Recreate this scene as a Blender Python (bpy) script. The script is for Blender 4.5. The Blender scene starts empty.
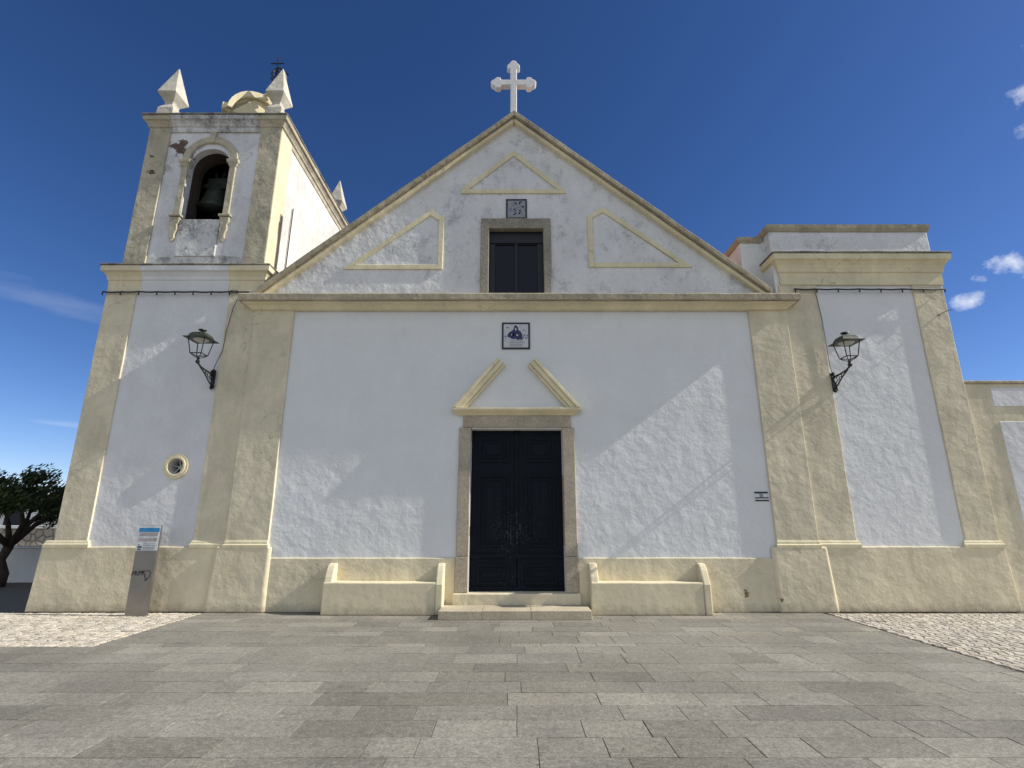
import bpy, bmesh, math, random
from mathutils import Vector, Matrix, noise
from mathutils.geometry import tessellate_polygon
R = math.radians
S = bpy.context.scene
C = S.collection

# ------------------------------------------------------------------ camera
cam = bpy.data.cameras.new('camera'); cam_o = bpy.data.objects.new('camera', cam); C.objects.link(cam_o)
cam.sensor_width = 36; cam.lens = 36 * 520 / 1024; cam.clip_start = .05; cam.clip_end = 3000
cam_o.location = (0, -9.9, 1.6); cam_o.rotation_euler = (R(90 + 14.6), 0, 0)
S.camera = cam_o

# ------------------------------------------------------------------ light
SUN = Vector((1, -.068, .745)).normalized()
w = bpy.data.worlds.new('World'); S.world = w; w.use_nodes = True
wt = w.node_tree; wn = wt.nodes; wl = wt.links
SKY_STRENGTH = .080
sky = wn.new('ShaderNodeTexSky'); sky.sky_type = 'NISHITA'; sky.sun_disc = False
sky.sun_elevation = math.asin(SUN.z); sky.sun_rotation = math.atan2(SUN.x, SUN.y)
sky.altitude = 0; sky.air_density = .75; sky.dust_density = .15; sky.ozone_density = 3.0
sun = bpy.data.lights.new('sun', 'SUN'); sun.energy = 4.2; sun.angle = R(.5); sun.color = (1, .94, .84)
sun_o = bpy.data.objects.new('sun', sun); C.objects.link(sun_o)
sun_o.rotation_euler = SUN.to_track_quat('Z', 'Y').to_euler(); sun_o.location = (30, -5, 25)
V = S.view_settings; V.view_transform = 'Standard'; V.look = 'None'; V.gamma = 1; V.use_curve_mapping = False
V.exposure = .58

# clouds: soft white puffs far off in the sky, found by direction
tc = wn.new('ShaderNodeTexCoord')
def wmath(op, a, b=None, clamp=False):
    n = wn.new('ShaderNodeMath'); n.operation = op; n.use_clamp = clamp
    for i, v in enumerate((a, b)):
        if v is None: continue
        if isinstance(v, (int, float)): n.inputs[i].default_value = v
        else: wl.new(v, n.inputs[i])
    return n.outputs[0]
def wdot(vec):
    n = wn.new('ShaderNodeVectorMath'); n.operation = 'DOT_PRODUCT'
    wl.new(tc.outputs['Generated'], n.inputs[0]); n.inputs[1].default_value = vec
    return n.outputs['Value']
cn = wn.new('ShaderNodeTexNoise'); cn.inputs['Scale'].default_value = 34; cn.inputs['Detail'].default_value = 7; cn.inputs['Roughness'].default_value = .58
wl.new(tc.outputs['Generated'], cn.inputs['Vector'])
mp = wn.new('ShaderNodeMapping'); mp.inputs['Scale'].default_value = (1, 1, 5)
wl.new(tc.outputs['Generated'], mp.inputs['Vector'])
cn2 = wn.new('ShaderNodeTexNoise'); cn2.inputs['Scale'].default_value = 7; cn2.inputs['Detail'].default_value = 6
wl.new(mp.outputs[0], cn2.inputs['Vector'])
def blob(d, a, b, tilt, amp, nz, k):
    d = Vector(d).normalized(); t = Vector((0, 0, 1)).cross(d).normalized(); u = d.cross(t)
    t1 = t * math.cos(tilt) + u * math.sin(tilt); u1 = u * math.cos(tilt) - t * math.sin(tilt)
    s1 = wmath('DIVIDE', wmath('SUBTRACT', wdot(t1), 0), a); s2 = wmath('DIVIDE', wmath('SUBTRACT', wdot(u1), 0), b)
    r = wmath('SQRT', wmath('ADD', wmath('MULTIPLY', s1, s1), wmath('MULTIPLY', s2, s2)))
    m = wmath('SUBTRACT', .62, r)
    m = wmath('ADD', m, wmath('MULTIPLY', wmath('SUBTRACT', nz, .5), k))
    m = wmath('MULTIPLY', m, .9 if nz is cn.outputs[0] else .8, True)
    m = wmath('MULTIPLY', m, wmath('GREATER_THAN', wdot(d), 0))
    return wmath('MULTIPLY', m, amp, True)
CL = [((1.054, 1.0, .527), 0.053, 0.021, .06, .95, cn.outputs[0], 3.6),
      ((.945, 1.0, .436), 0.046, 0.015, -.22, .7, cn.outputs[0], 3.6),
      ((1.19, 1.0, .967), .022, 0.023, 0.625, .9, cn.outputs[0], 3.6),
      ((1.165, 1.0, .858), 0.014, 0.022, .2, .6, cn.outputs[0], 3.6),
      ((1.232, 1.0, 1.084), .010, 0.016, 0.000, .6, cn.outputs[0], 3.6),
      ((-.93, 1.0, .42), .30, .035, .13, .13, cn2.outputs[0], 2.5),
      ((-.88, 1.0, .18), .15, .009, -.0, .26, cn2.outputs[0], 2.5)]
tot = None
for c in CL:
    m = blob(*c); tot = m if tot is None else wmath('MAXIMUM', tot, m)
# unseen bright cloud behind the camera, added as fill light for the front
cloud_fill = wmath('MULTIPLY', wmath('ADD', wmath('MULTIPLY', wmath('ADD', wdot((0, -1, -.25)), -.05), 2.2), wmath('MULTIPLY', wmath('SUBTRACT', cn2.outputs[0], .5), 1.5)), .9, True)
hs = wn.new('ShaderNodeHueSaturation'); hs.inputs['Saturation'].default_value = 1.18; hs.inputs['Value'].default_value = 1.0
gm = wn.new('ShaderNodeGamma'); gm.inputs[1].default_value = 1.12; wl.new(sky.outputs[0], gm.inputs[0]); 
tn = wn.new('ShaderNodeVectorMath'); tn.operation = 'MULTIPLY'; tn.inputs[1].default_value = (.88, .78, .82)
wl.new(gm.outputs[0], tn.inputs[0]); wl.new(tn.outputs[0], hs.inputs['Color'])
mx = wn.new('ShaderNodeMix'); mx.data_type = 'RGBA'
wl.new(tot, mx.inputs['Factor']); wl.new(hs.outputs[0], mx.inputs['A']); mx.inputs['B'].default_value = (8.6, 8.9, 9.4, 1)
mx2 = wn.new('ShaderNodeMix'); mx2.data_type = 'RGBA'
wl.new(cloud_fill, mx2.inputs['Factor']); wl.new(mx.outputs['Result'], mx2.inputs['A']); mx2.inputs['B'].default_value = (5.5, 6.1, 6.75, 1)
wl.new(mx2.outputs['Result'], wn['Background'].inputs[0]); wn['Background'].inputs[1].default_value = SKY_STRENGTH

# ------------------------------------------------------------------ materials
class NT:
    def __init__(s, name):
        s.m = bpy.data.materials.new(name); s.m.use_nodes = True
        s.t = s.m.node_tree; s.b = s.t.nodes['Principled BSDF']
        s.pos = s.t.nodes.new('ShaderNodeNewGeometry').outputs['Position']
    def put(s, v, sock):
        if v is None: return
        if isinstance(v, (int, float)):
            if sock.type == 'RGBA': sock.default_value = (v, v, v, 1)
            else: sock.default_value = v
        elif isinstance(v, (tuple, list)): sock.default_value = (*v, 1) if (sock.type == 'RGBA' and len(v) == 3) else v
        else: s.t.links.new(v, sock)
    def math(s, op, a, b=None, clamp=False):
        n = s.t.nodes.new('ShaderNodeMath'); n.operation = op; n.use_clamp = clamp
        s.put(a, n.inputs[0]); s.put(b, n.inputs[1]); return n.outputs[0]
    def scale(s, sc, vec=None):
        n = s.t.nodes.new('ShaderNodeMapping'); n.inputs['Scale'].default_value = sc
        s.put(vec or s.pos, n.inputs['Vector']); return n.outputs[0]
    def noise(s, sc, det=4, rough=.55, vec=None, dist=0):
        n = s.t.nodes.new('ShaderNodeTexNoise'); n.inputs['Scale'].default_value = sc; n.inputs['Detail'].default_value = det
        n.inputs['Roughness'].default_value = rough; n.inputs['Distortion'].default_value = dist
        s.put(vec or s.pos, n.inputs['Vector']); return n.outputs[0]
    def ramp(s, v, lo, hi, a=0, b=1):
        n = s.t.nodes.new('ShaderNodeMapRange'); n.inputs['From Min'].default_value = lo; n.inputs['From Max'].default_value = hi
        n.inputs['To Min'].default_value = a; n.inputs['To Max'].default_value = b; s.put(v, n.inputs['Value']); return n.outputs[0]
    def mix(s, f, a, b):
        n = s.t.nodes.new('ShaderNodeMix'); n.data_type = 'RGBA'
        s.put(f, n.inputs['Factor']); s.put(a, n.inputs['A']); s.put(b, n.inputs['B']); return n.outputs['Result']
    def bump(s, h, dist, strength=1, prev=None):
        n = s.t.nodes.new('ShaderNodeBump'); n.inputs['Distance'].default_value = dist; n.inputs['Strength'].default_value = strength
        s.put(h, n.inputs['Height'])
        if prev: s.put(prev, n.inputs['Normal'])
        return n.outputs[0]
    def sep(s):
        n = s.t.nodes.new('ShaderNodeSeparateXYZ'); s.put(s.pos, n.inputs[0]); return n.outputs
    def done(s, col, rough=.85, normal=None, metal=0, spec=.3):
        s.put(col, s.b.inputs['Base Color']); s.put(rough, s.b.inputs['Roughness']); s.put(normal, s.b.inputs['Normal'])
        s.b.inputs['Metallic'].default_value = metal; s.b.inputs['Specular IOR Level'].default_value = spec
        return s.m

def plaster(name, col, bump=1.0, dirt=.0, dirtcol=(.16, .15, .13), mott=.12, patches=(), low=0.0, dthr=.60):
    n = NT(name)
    a = n.noise(1.3, 5); b = n.noise(9, 5, .6, dist=.6); c = n.noise(46, 3, .6)
    st = n.noise(3.2, 6, .62, n.scale((1.6, 1.6, .35)))
    v = n.ramp(a, .3, .7, 1 - mott, 1 + mott * .25)
    v2 = n.ramp(b, .3, .7, 1 - mott * .45, 1)
    v3 = n.ramp(st, .35, .75, 1, 1 - mott * .7)
    k = n.math('MULTIPLY', n.math('MULTIPLY', v, v2), v3)
    vm = n.t.nodes.new('ShaderNodeVectorMath'); vm.operation = 'SCALE'
    vm.inputs[0].default_value = col; n.put(k, vm.inputs['Scale'])
    colr = vm.outputs[0]
    if low:       # splash-back soiling just above the ground
        z = n.sep()[2]
        f = n.math('MULTIPLY', n.ramp(n.math('ADD', z, n.math('MULTIPLY', b, .26)), .30, .12, 0, 1), low, True)
        colr = n.mix(f, colr, (.25, .21, .15))
    if dirt:
        d1 = n.noise(4.2, 8, .7, n.scale((1, 1, .8))); d2 = n.noise(22, 6, .72); d3 = n.noise(.9, 3)
        f = n.math('ADD', n.math('MULTIPLY', d1, .62), n.math('MULTIPLY', d2, .38))
        f = n.math('ADD', f, n.math('MULTIPLY', n.math('SUBTRACT', d3, .5), .3))
        f = n.ramp(f, dthr - .05, dthr + .13, 0, dirt)
        f = n.math('MINIMUM', n.math('MAXIMUM', f, 0), 1)
        colr = n.mix(f, colr, dirtcol)
    if mott >= .16:
        vn = n.t.nodes.new('ShaderNodeTexVoronoi'); vn.feature = 'DISTANCE_TO_EDGE'; vn.inputs['Scale'].default_value = .9
        wv = n.t.nodes.new('ShaderNodeVectorMath'); wv.operation = 'ADD'
        nn_ = n.t.nodes.new('ShaderNodeTexNoise'); nn_.inputs['Scale'].default_value = 2.2; nn_.inputs['Detail'].default_value = 5
        n.put(n.pos, nn_.inputs['Vector']); n.put(n.pos, wv.inputs[0]); n.put(nn_.outputs['Color'], wv.inputs[1]); n.put(wv.outputs[0], vn.inputs['Vector'])
        cr = n.math('MULTIPLY', n.ramp(vn.outputs['Distance'], .0015, .006, 1, 0), n.ramp(n.noise(.8, 2), .48, .6, 0, .5), True)
        colr = n.mix(cr, colr, (.15, .13, .10))
    x, y, z = n.sep()
    for (px, pz, rx, rz, pc) in patches:
        dx = n.math('DIVIDE', n.math('SUBTRACT', x, px), rx); dz = n.math('DIVIDE', n.math('SUBTRACT', z, pz), rz)
        r = n.math('SQRT', n.math('ADD', n.math('MULTIPLY', dx, dx), n.math('MULTIPLY', dz, dz)))
        f = n.math('ADD', n.math('SUBTRACT', 1, r), n.math('MULTIPLY', n.math('SUBTRACT', n.noise(7 / max(rx, .1) * .3, 6, .7), .5), 3.2))
        colr = n.mix(n.ramp(f, .35, .55), colr, pc)
    b2 = n.noise(4.2, 4, .55)
    b = n.math('MULTIPLY', b, n.ramp(n.noise(.7, 3), .38, .62, .35, 1.25))
    n1 = n.bump(b2, .018 * bump, 1, n.bump(a, .024 * bump)); n2 = n.bump(b, .0050 * bump, 1, n1); n3 = n.bump(c, .0011 * bump, 1, n2)
    return n.done(colr, .9, n3, spec=.15)

M = {}
M['white'] = plaster('whitewash', (.74, .75, .76), 1.0, mott=.05)
M['white_w'] = plaster('whitewash_weathered', (.74, .745, .75), 1.5, .75, (.27, .27, .28), mott=.12, dthr=.565)
M['white_t'] = plaster('whitewash_tower', (.74, .745, .76), 1.1, .65, (.34, .335, .33), mott=.18, dthr=.555,
                       patches=[(-7.62, 9.74, .50, .20, (.13, .09, .075)), (-7.30, 9.58, .34, .20, (.12, .085, .07)), (-7.75, 9.15, .2, .2, (.40, .38, .36))])
M['white_tl'] = plaster('whitewash_tower_low', (.72, .725, .74), 1.0, .25, (.42, .42, .43), mott=.09, dthr=.63)
M['white_sill'] = plaster('whitewash_lichen', (.68, .68, .68), 1.4, .95, (.13, .13, .125), mott=.15, dthr=.50)
M['cream'] = plaster('cream_limewash', (.75, .68, .51), .95, .45, (.40, .37, .30), mott=.20, dthr=.585)
M['cream_b'] = plaster('cream_base', (.76, .68, .495), 1.0, .3, (.44, .39, .30), mott=.16, dthr=.60, low=.6,
                       patches=[(4.20, .33, .07, .11, (.22, .15, .08)), (4.79, .22, .055, .06, (.22, .15, .08))])
M['bench'] = plaster('bench_limewash', (.73, .65, .46), .45, .25, (.48, .42, .32), mott=.12, dthr=.6, low=.5)
M['cream_c'] = plaster('cream_cornice', (.80, .72, .50), .6, .45, (.38, .35, .28), mott=.16, dthr=.59)
M['cream_t'] = plaster('cream_tower_weathered', (.58, .53, .40), 1.5, .85, (.22, .205, .175), mott=.26, dthr=.54,
                       patches=[(-8.0, 9.05, .16, .09, (.12, .09, .07)), (-8.05, 9.45, .08, .06, (.12, .09, .07))])
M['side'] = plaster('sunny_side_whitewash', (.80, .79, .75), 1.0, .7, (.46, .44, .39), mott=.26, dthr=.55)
M['pin'] = plaster('pinnacle_limewash', (.64, .61, .52), 1.4, .8, (.26, .25, .22), mott=.24, dthr=.54)
M['lichen'] = plaster('lichen_coping', (.46, .41, .30), 1.5, .75, (.17, .155, .125), mott=.25, dthr=.55)
M['lichen_d'] = plaster('dark_lichen_coping', (.30, .28, .23), 1.5, .95, (.07, .065, .06), mott=.3, dthr=.50)
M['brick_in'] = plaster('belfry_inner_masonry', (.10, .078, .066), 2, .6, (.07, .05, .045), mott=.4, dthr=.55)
M['crossw'] = plaster('cross_whitewash', (.78, .78, .79), .3, .25, (.55, .45, .40), mott=.1, dthr=.58)

def stone(name, col, sp=.35):
    n = NT(name)
    a = n.noise(2.1, 4); c = n.noise(70, 4, .75); d = n.noise(24, 5, .7)
    k = n.math('MULTIPLY', n.ramp(a, .3, .7, .82, 1.1), n.ramp(c, .3, .7, 1 - sp, 1 + sp * .6))
    k = n.math('MULTIPLY', k, n.ramp(d, .3, .7, 1 - sp * .6, 1.1))
    vm = n.t.nodes.new('ShaderNodeVectorMath'); vm.operation = 'SCALE'; vm.inputs[0].default_value = col; n.put(k, vm.inputs['Scale'])
    return n.done(vm.outputs[0], .85, n.bump(d, .006, 1, n.bump(c, .003)), spec=.2)
M['granite'] = stone('door_granite', (.50, .43, .335), .45)
M['granite_g'] = stone('window_granite', (.37, .335, .275), .6)
M['stepst'] = stone('step_limestone', (.50, .44, .33), .3)

def simple(name, col, rough=.5, metal=0, var=.15, sc=12, spec=.4, bump=.0):
    n = NT(name); a = n.noise(sc, 4)
    k = n.ramp(a, .3, .7, 1 - var, 1 + var)
    vm = n.t.nodes.new('ShaderNodeVectorMath'); vm.operation = 'SCALE'; vm.inputs[0].default_value = col; n.put(k, vm.inputs['Scale'])
    return n.done(vm.outputs[0], rough, n.bump(a, bump) if bump else None, metal, spec)
M['iron'] = simple('black_wrought_iron', (.018, .02, .022), .45, .2)
M['lampgreen'] = simple('weathered_lantern_hood', (.045, .055, .036), .45, .3, .35)
M['reflector'] = simple('lantern_reflector', (.5, .5, .48), .5)
M['bronze'] = simple('green_bronze', (.032, .042, .034), .6, .4, .5)
M['tileframe'] = simple('navy_tile_border', (.006, .008, .022), .25)
M['tile'] = simple('white_glazed_tile', (.52, .53, .55), .2, 0, .12, 30, .5)
M['tile_old'] = simple('aged_glazed_tile', (.24, .25, .28), .3, 0, .35, 30, .5)
M['cobalt'] = simple('cobalt_glaze', (.012, .014, .085), .25)
M['cobalt_l'] = simple('pale_cobalt_glaze', (.13, .16, .34), .25)
M['ink'] = simple('dark_ink', (.03, .03, .045), .5)
M['inkg'] = simple('grey_ink', (.25, .26, .27), .5)
M['rust_ink'] = simple('red_grey_ink', (.34, .26, .27), .5)
M['steel'] = simple('brushed_steel', (.30, .285, .265), .28, .85, .08, 5)
M['blue'] = simple('sign_blue', (.03, .24, .52), .4)
M['signwhite'] = simple('sign_white', (.62, .66, .68), .4)
M['cable'] = simple('black_cable', (.03, .03, .03), .6)
M['rooftile'] = simple('terracotta_roof', (.33, .16, .09), .9, 0, .35, 8, .1, .02)
M['brickend'] = simple('worn_brick_render', (.60, .53, .48), .95, 0, .3, 9, .1, .02)
M['dark'] = simple('dark_interior', (.012, .012, .014), .9)
M['bark'] = simple('dark_bark', (.06, .048, .038), .9, 0, .3, 14, .1, .02)
M['render_shade'] = simple('shaded_grey_render', (.30, .29, .28), .9)  # shade of the far facade, put into the colour as an even grey
M['farwhite'] = simple('far_whitewash', (.75, .74, .72), .9, 0, .06, 1)

# dark blue painted door, chipped
n = NT('navy_door_paint')
a = n.noise(5, 5, .6, n.scale((6, 6, 1))); c = n.noise(34, 5, .7, n.scale((2, 2, .6))); e = n.noise(2.0, 3)
x, y, z = n.sep()
near = n.math('SUBTRACT', 1, n.math('DIVIDE', n.math('ABSOLUTE', n.math('SUBTRACT', z, 1.35)), .75))
near = n.math('MAXIMUM', near, n.math('MULTIPLY', n.math('SUBTRACT', 1, n.math('DIVIDE', z, .85)), 1.1))
nx = n.math('SUBTRACT', 1, n.math('DIVIDE', n.math('ABSOLUTE', n.math('SUBTRACT', x, -.02)), .62))
f = n.math('ADD', c, n.math('MULTIPLY', n.math('MAXIMUM', n.math('MULTIPLY', near, n.math('MAXIMUM', nx, 0)), 0), .10))
f = n.ramp(f, .665, .69)
col = n.mix(f, n.mix(n.ramp(a, .3, .7), (.0035, .0065, .012), (.006, .010, .017)), (.12, .13, .13))
M['door'] = n.done(col, n.ramp(e, .3, .7, .45, .6), n.bump(a, .0015), spec=.12)
M['winpaint'] = simple('navy_window_paint', (.006, .008, .014), .5)
n = NT('window_glass'); M['glass'] = n.done((.006, .009, .018), .22, n.bump(n.noise(2.5, 2), .004), spec=.18)

# paving slab stone, each slab with its own grey
n = NT('paving_slabs')
at_ = n.t.nodes.new('ShaderNodeAttribute'); at_.attribute_name = 'tone'
a = n.noise(1.1, 5); c = n.noise(95, 3, .8); d = n.noise(15, 6, .72); e = n.noise(3.5, 6, .7, dist=1.2)
k = n.math('MULTIPLY', n.ramp(a, .3, .7, .84, 1.10), n.ramp(c, .3, .7, .62, 1.34))
k = n.math('MULTIPLY', k, n.ramp(d, .3, .7, .70, 1.24))
st2 = n.noise(38, 6, .8)
k = n.math('MULTIPLY', k, n.ramp(st2, .40, .62, 1.18, .66))
k = n.math('MULTIPLY', k, n.ramp(e, .56, .72, 1, .74))
big = n.noise(.45, 5, .6)
k = n.math('MULTIPLY', k, n.ramp(big, .3, .7, .88, 1.10))
k = n.math('MULTIPLY', k, n.ramp(n.noise(7, 2, .5), .72, .76, 1, 1.3))
vm = n.t.nodes.new('ShaderNodeVectorMath'); vm.operation = 'SCALE'; n.put(at_.outputs['Color'], vm.inputs[0]); n.put(k, vm.inputs['Scale'])
M['slab'] = n.done(vm.outputs[0], n.ramp(d, .3, .7, .62, .85), n.bump(d, .003, 1, n.bump(c, .0015)), spec=.3)
M['joint'] = simple('joint_sand', (.17, .158, .135), .95, 0, .3, 40, .1)
n = NT('limestone_cobbles')
at_ = n.t.nodes.new('ShaderNodeAttribute'); at_.attribute_name = 'tone'
c = n.noise(60, 4, .7); a = n.noise(.8, 4)
k = n.math('MULTIPLY', n.ramp(c, .3, .7, .85, 1.1), n.ramp(a, .3, .7, .85, 1.05))
vm = n.t.nodes.new('ShaderNodeVectorMath'); vm.operation = 'SCALE'; n.put(at_.outputs['Color'], vm.inputs[0]); n.put(k, vm.inputs['Scale'])
M['cobble'] = n.done(vm.outputs[0], .75, n.bump(c, .004), spec=.25)
M['bedding'] = simple('cobble_bedding', (.13, .11, .08), .95, 0, .3, 60, .1)
M['earth'] = simple('dry_ground', (.22, .19, .15), .95, 0, .25, .3, .1)
n = NT('rubble_stone')
vt = n.t.nodes.new('ShaderNodeTexVoronoi'); vt.feature = 'DISTANCE_TO_EDGE'; vt.inputs['Scale'].default_value = 3.2; n.put(n.pos, vt.inputs['Vector'])
vc = n.t.nodes.new('ShaderNodeTexVoronoi'); vc.inputs['Scale'].default_value = 3.2; n.put(n.pos, vc.inputs['Vector'])
bw = n.t.nodes.new('ShaderNodeRGBToBW'); n.put(vc.outputs['Color'], bw.inputs[0])
col = n.mix(n.ramp(vt.outputs['Distance'], 0, .06), (.20, .17, .13), n.mix(bw.outputs[0], (.30, .26, .21), (.52, .46, .38)))
M['rubble'] = n.done(col, .9, n.bump(n.ramp(vt.outputs['Distance'], 0, .12), .05))
n = NT('pine_foliage')
at_ = n.t.nodes.new('ShaderNodeAttribute'); at_.attribute_name = 'tone'
M['leaf'] = n.done(at_.outputs['Color'], .65, spec=.2)

# ------------------------------------------------------------------ helpers
def tag(o, label=None, cat=None, group=None, kind=None):
    if label: o['label'] = label
    if cat: o['category'] = cat
    if group: o['group'] = group
    if kind: o['kind'] = kind
    return o
def empty(name, loc, label, cat, group=None):
    o = bpy.data.objects.new(name, None); o.location = loc; o.empty_display_size = .2; C.objects.link(o)
    return tag(o, label, cat, group)
BASE = {}
def base_of(p):
    v = Vector((0, 0, 0))
    while p is not None: v += Vector(p.location); p = p.parent
    return v
def link(name, bm, mat, parent=None, origin=None, bevel=0, seg=2, smooth=False, ang=35):
    """bm holds scene coordinates; the object's origin sits at its parent's base, or at `origin`"""
    bmesh.ops.recalc_face_normals(bm, faces=bm.faces)
    pb = base_of(parent)
    o_loc = Vector(origin) - pb if origin is not None else Vector((0, 0, 0))
    bmesh.ops.translate(bm, verts=bm.verts, vec=-(pb + o_loc))
    me = bpy.data.meshes.new(name); bm.to_mesh(me); bm.free()
    if smooth: me.polygons.foreach_set('use_smooth', [True] * len(me.polygons))
    o = bpy.data.objects.new(name, me); C.objects.link(o); o.location = o_loc
    for m in (mat if isinstance(mat, (list, tuple)) else [mat]): me.materials.append(m)
    if parent is not None: o.parent = parent
    if bevel:
        b = o.modifiers.new('bevel', 'BEVEL'); b.width = bevel; b.segments = seg; b.limit_method = 'ANGLE'; b.angle_limit = R(ang)
    return o
def box(bm, x0, x1, y0, y1, z0, z1, mi=0):
    vs = [bm.verts.new(p) for p in ((x0, y0, z0), (x1, y0, z0), (x1, y1, z0), (x0, y1, z0), (x0, y0, z1), (x1, y0, z1), (x1, y1, z1), (x0, y1, z1))]
    for f in ((0, 1, 2, 3), (4, 7, 6, 5), (0, 4, 5, 1), (1, 5, 6, 2), (2, 6, 7, 3), (3, 7, 4, 0)):
        bm.faces.new([vs[i] for i in f]).material_index = mi
    return vs
def wob(x, z, s):
    v = noise.noise_vector(Vector((x * 1.9 + s * 7.3, z * 1.9, s * 3.1))); v2 = noise.noise_vector(Vector((x * 7 + s, z * 7, s)))
    return v.x + .4 * v2.x, v.z + .4 * v2.z
def rough_outline(pts, amp, step=.22, s=0.0):
    out = []
    for i, p in enumerate(pts):
        q = pts[(i + 1) % len(pts)]
        L = math.dist(p, q); k = max(1, int(L / step))
        for j in range(k):
            t = j / k; out.append((p[0] + (q[0] - p[0]) * t, p[1] + (q[1] - p[1]) * t))
    return [(x + wob(x, z, s)[0] * amp, z + wob(x, z, s)[1] * amp) for x, z in out] if amp else out
def plate(bm, outline, y0, y1, holes=(), amp=0.0, s=0.0, splay=0.0):
    """solid slab: outline in x,z, front face at y0, back at y1; splay widens the back"""
    loops = [rough_outline(outline, amp, s=s) if amp else list(outline)] + [list(h) for h in holes]
    tess = tessellate_polygon([[Vector((x, z, 0)) for x, z in l] for l in loops])
    flat = [p for l in loops for p in l]
    cx = sum(p[0] for p in loops[0]) / len(loops[0]); n0 = len(loops[0])
    f = [bm.verts.new((x, y0, z)) for x, z in flat]
    b = [bm.verts.new((x + (splay * (1 if x > cx else -1) if i < n0 else 0), y1, z)) for i, (x, z) in enumerate(flat)]
    if len(loops) == 1:
        bm.faces.new(f); bm.faces.new(b[::-1])
    else:
        for t in tess:
            try: bm.faces.new([f[i] for i in t]); bm.faces.new([b[i] for i in t][::-1])
            except ValueError: pass
    k = 0
    for l in loops:
        n = len(l)
        for i in range(n):
            j = (i + 1) % n
            bm.faces.new([f[k + i], b[k + i], b[k + j], f[k + j]])
        k += n
def rect(x0, x1, z0, z1): return [(x0, z0), (x1, z0), (x1, z1), (x0, z1)]
def sweep(bm, path, prof, amp=0.0, s=0.0, sub=.35):
    """closed profile (outward, z) carried along an x,y path; outward is the right-hand side of travel; corners mitred"""
    P = [Vector(p) for p in path]; D = [(P[i + 1] - P[i]).normalized() for i in range(len(P) - 1)]
    N = [Vector((d.y, -d.x)) for d in D]
    pts = []
    for i, p in enumerate(P):
        if i == 0: off = N[0]
        elif i == len(P) - 1: off = N[-1]
        else: off = (N[i - 1] + N[i]) / (1 + N[i - 1].dot(N[i]))
        pts.append((p, off))
        if i < len(P) - 1:
            L = (P[i + 1] - p).length; k = max(1, int(L / sub))
            for j in range(1, k): pts.append((p.lerp(P[i + 1], j / k), N[i]))
    rings = []
    for p, off in pts:
        r = []
        for q, z in prof:
            dz = amp * noise.noise(Vector((p.x * 1.7 + s, p.y * 1.7, z * 3))) if amp else 0
            dq = amp * noise.noise(Vector((p.x * 2.3 + s, p.y * 2.3 + 9, z * 3))) if amp and q > 0 else 0
            v = p + off * (q + dq); r.append(bm.verts.new((v.x, v.y, z + dz)))
        rings.append(r)
    n = len(prof)
    for a, b in zip(rings, rings[1:]):
        for i in range(n): bm.faces.new([a[i], a[(i + 1) % n], b[(i + 1) % n], b[i]])
    bm.faces.new(rings[0]); bm.faces.new(rings[-1][::-1])
def lathe(bm, c, prof, seg=24, cap=True):
    rings = []
    for r, z in prof:
        rings.append([bm.verts.new((c[0] + r * math.cos(2 * math.pi * i / seg), c[1] + r * math.sin(2 * math.pi * i / seg), c[2] + z)) for i in range(seg)])
    for a, b in zip(rings, rings[1:]):
        for i in range(seg): bm.faces.new([a[i], a[(i + 1) % seg], b[(i + 1) % seg], b[i]])
    if cap: bm.faces.new(rings[0][::-1]); bm.faces.new(rings[-1])
def tube(bm, pts, rad, seg=6):
    P = [Vector(p) for p in pts]; rr = rad if isinstance(rad, (list, tuple)) else [rad] * len(P)
    rings = []; up = None
    for i, p in enumerate(P):
        d = (P[min(i + 1, len(P) - 1)] - P[max(i - 1, 0)]).normalized()
        if up is None: up = Vector((0, 0, 1)) if abs(d.z) < .9 else Vector((1, 0, 0))
        a = d.cross(up).normalized(); up = a.cross(d).normalized()
        rings.append([bm.verts.new(p + (a * math.cos(2 * math.pi * k / seg) + up * math.sin(2 * math.pi * k / seg)) * rr[i]) for k in range(seg)])
    for a, b in zip(rings, rings[1:]):
        for k in range(seg): bm.faces.new([a[k], a[(k + 1) % seg], b[(k + 1) % seg], b[k]])
    bm.faces.new(rings[0][::-1]); bm.faces.new(rings[-1])
def NB(): return bmesh.new()
def mk(name, mat, parent, fn, **k):
    bm = NB(); fn(bm); return link(name, bm, mat, parent, **k)
def tone(me, vals):
    at = me.attributes.new('tone', 'FLOAT_COLOR', 'FACE')
    for i, v in enumerate(vals): at.data[i].color = (*v, 1)

# ================================================================== SETTING
mk('ground', M['earth'], None, lambda b: [bm_f for bm_f in [b.faces.new([b.verts.new(p) for p in ((-900, -700, -.03), (900, -700, -.03), (900, 1500, -.03), (-900, 1500, -.03))])]])['kind'] = 'structure'
def sheet(name, mat, polys, z):
    bm = NB()
    for p in polys: bm.faces.new([bm.verts.new((x, y, z)) for x, y in p])
    o = link(name, bm, mat); o['kind'] = 'structure'; return o
XL, XR, YC = -5.45, 5.5, -2.5
sheet('paving_joints', M['joint'], [[(XL, 0.3), (XL, YC), (-30, YC), (-30, -40), (XR, -40), (XR, .3)]], -.006)
sheet('cobble_bed', M['bedding'], [[(XL, YC), (XL, .12), (-30, .12), (-30, YC)]], -.012)
sheet('cobble_bedding', M['bedding'], [[(XR, .6), (XR, -40), (40, -40), (40, .6)]], -.010)
sheet('side_street', M['joint'], [[(-60, .12), (-8.2, .12), (-8.2, 40), (-60, 40)]], -.008)

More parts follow.
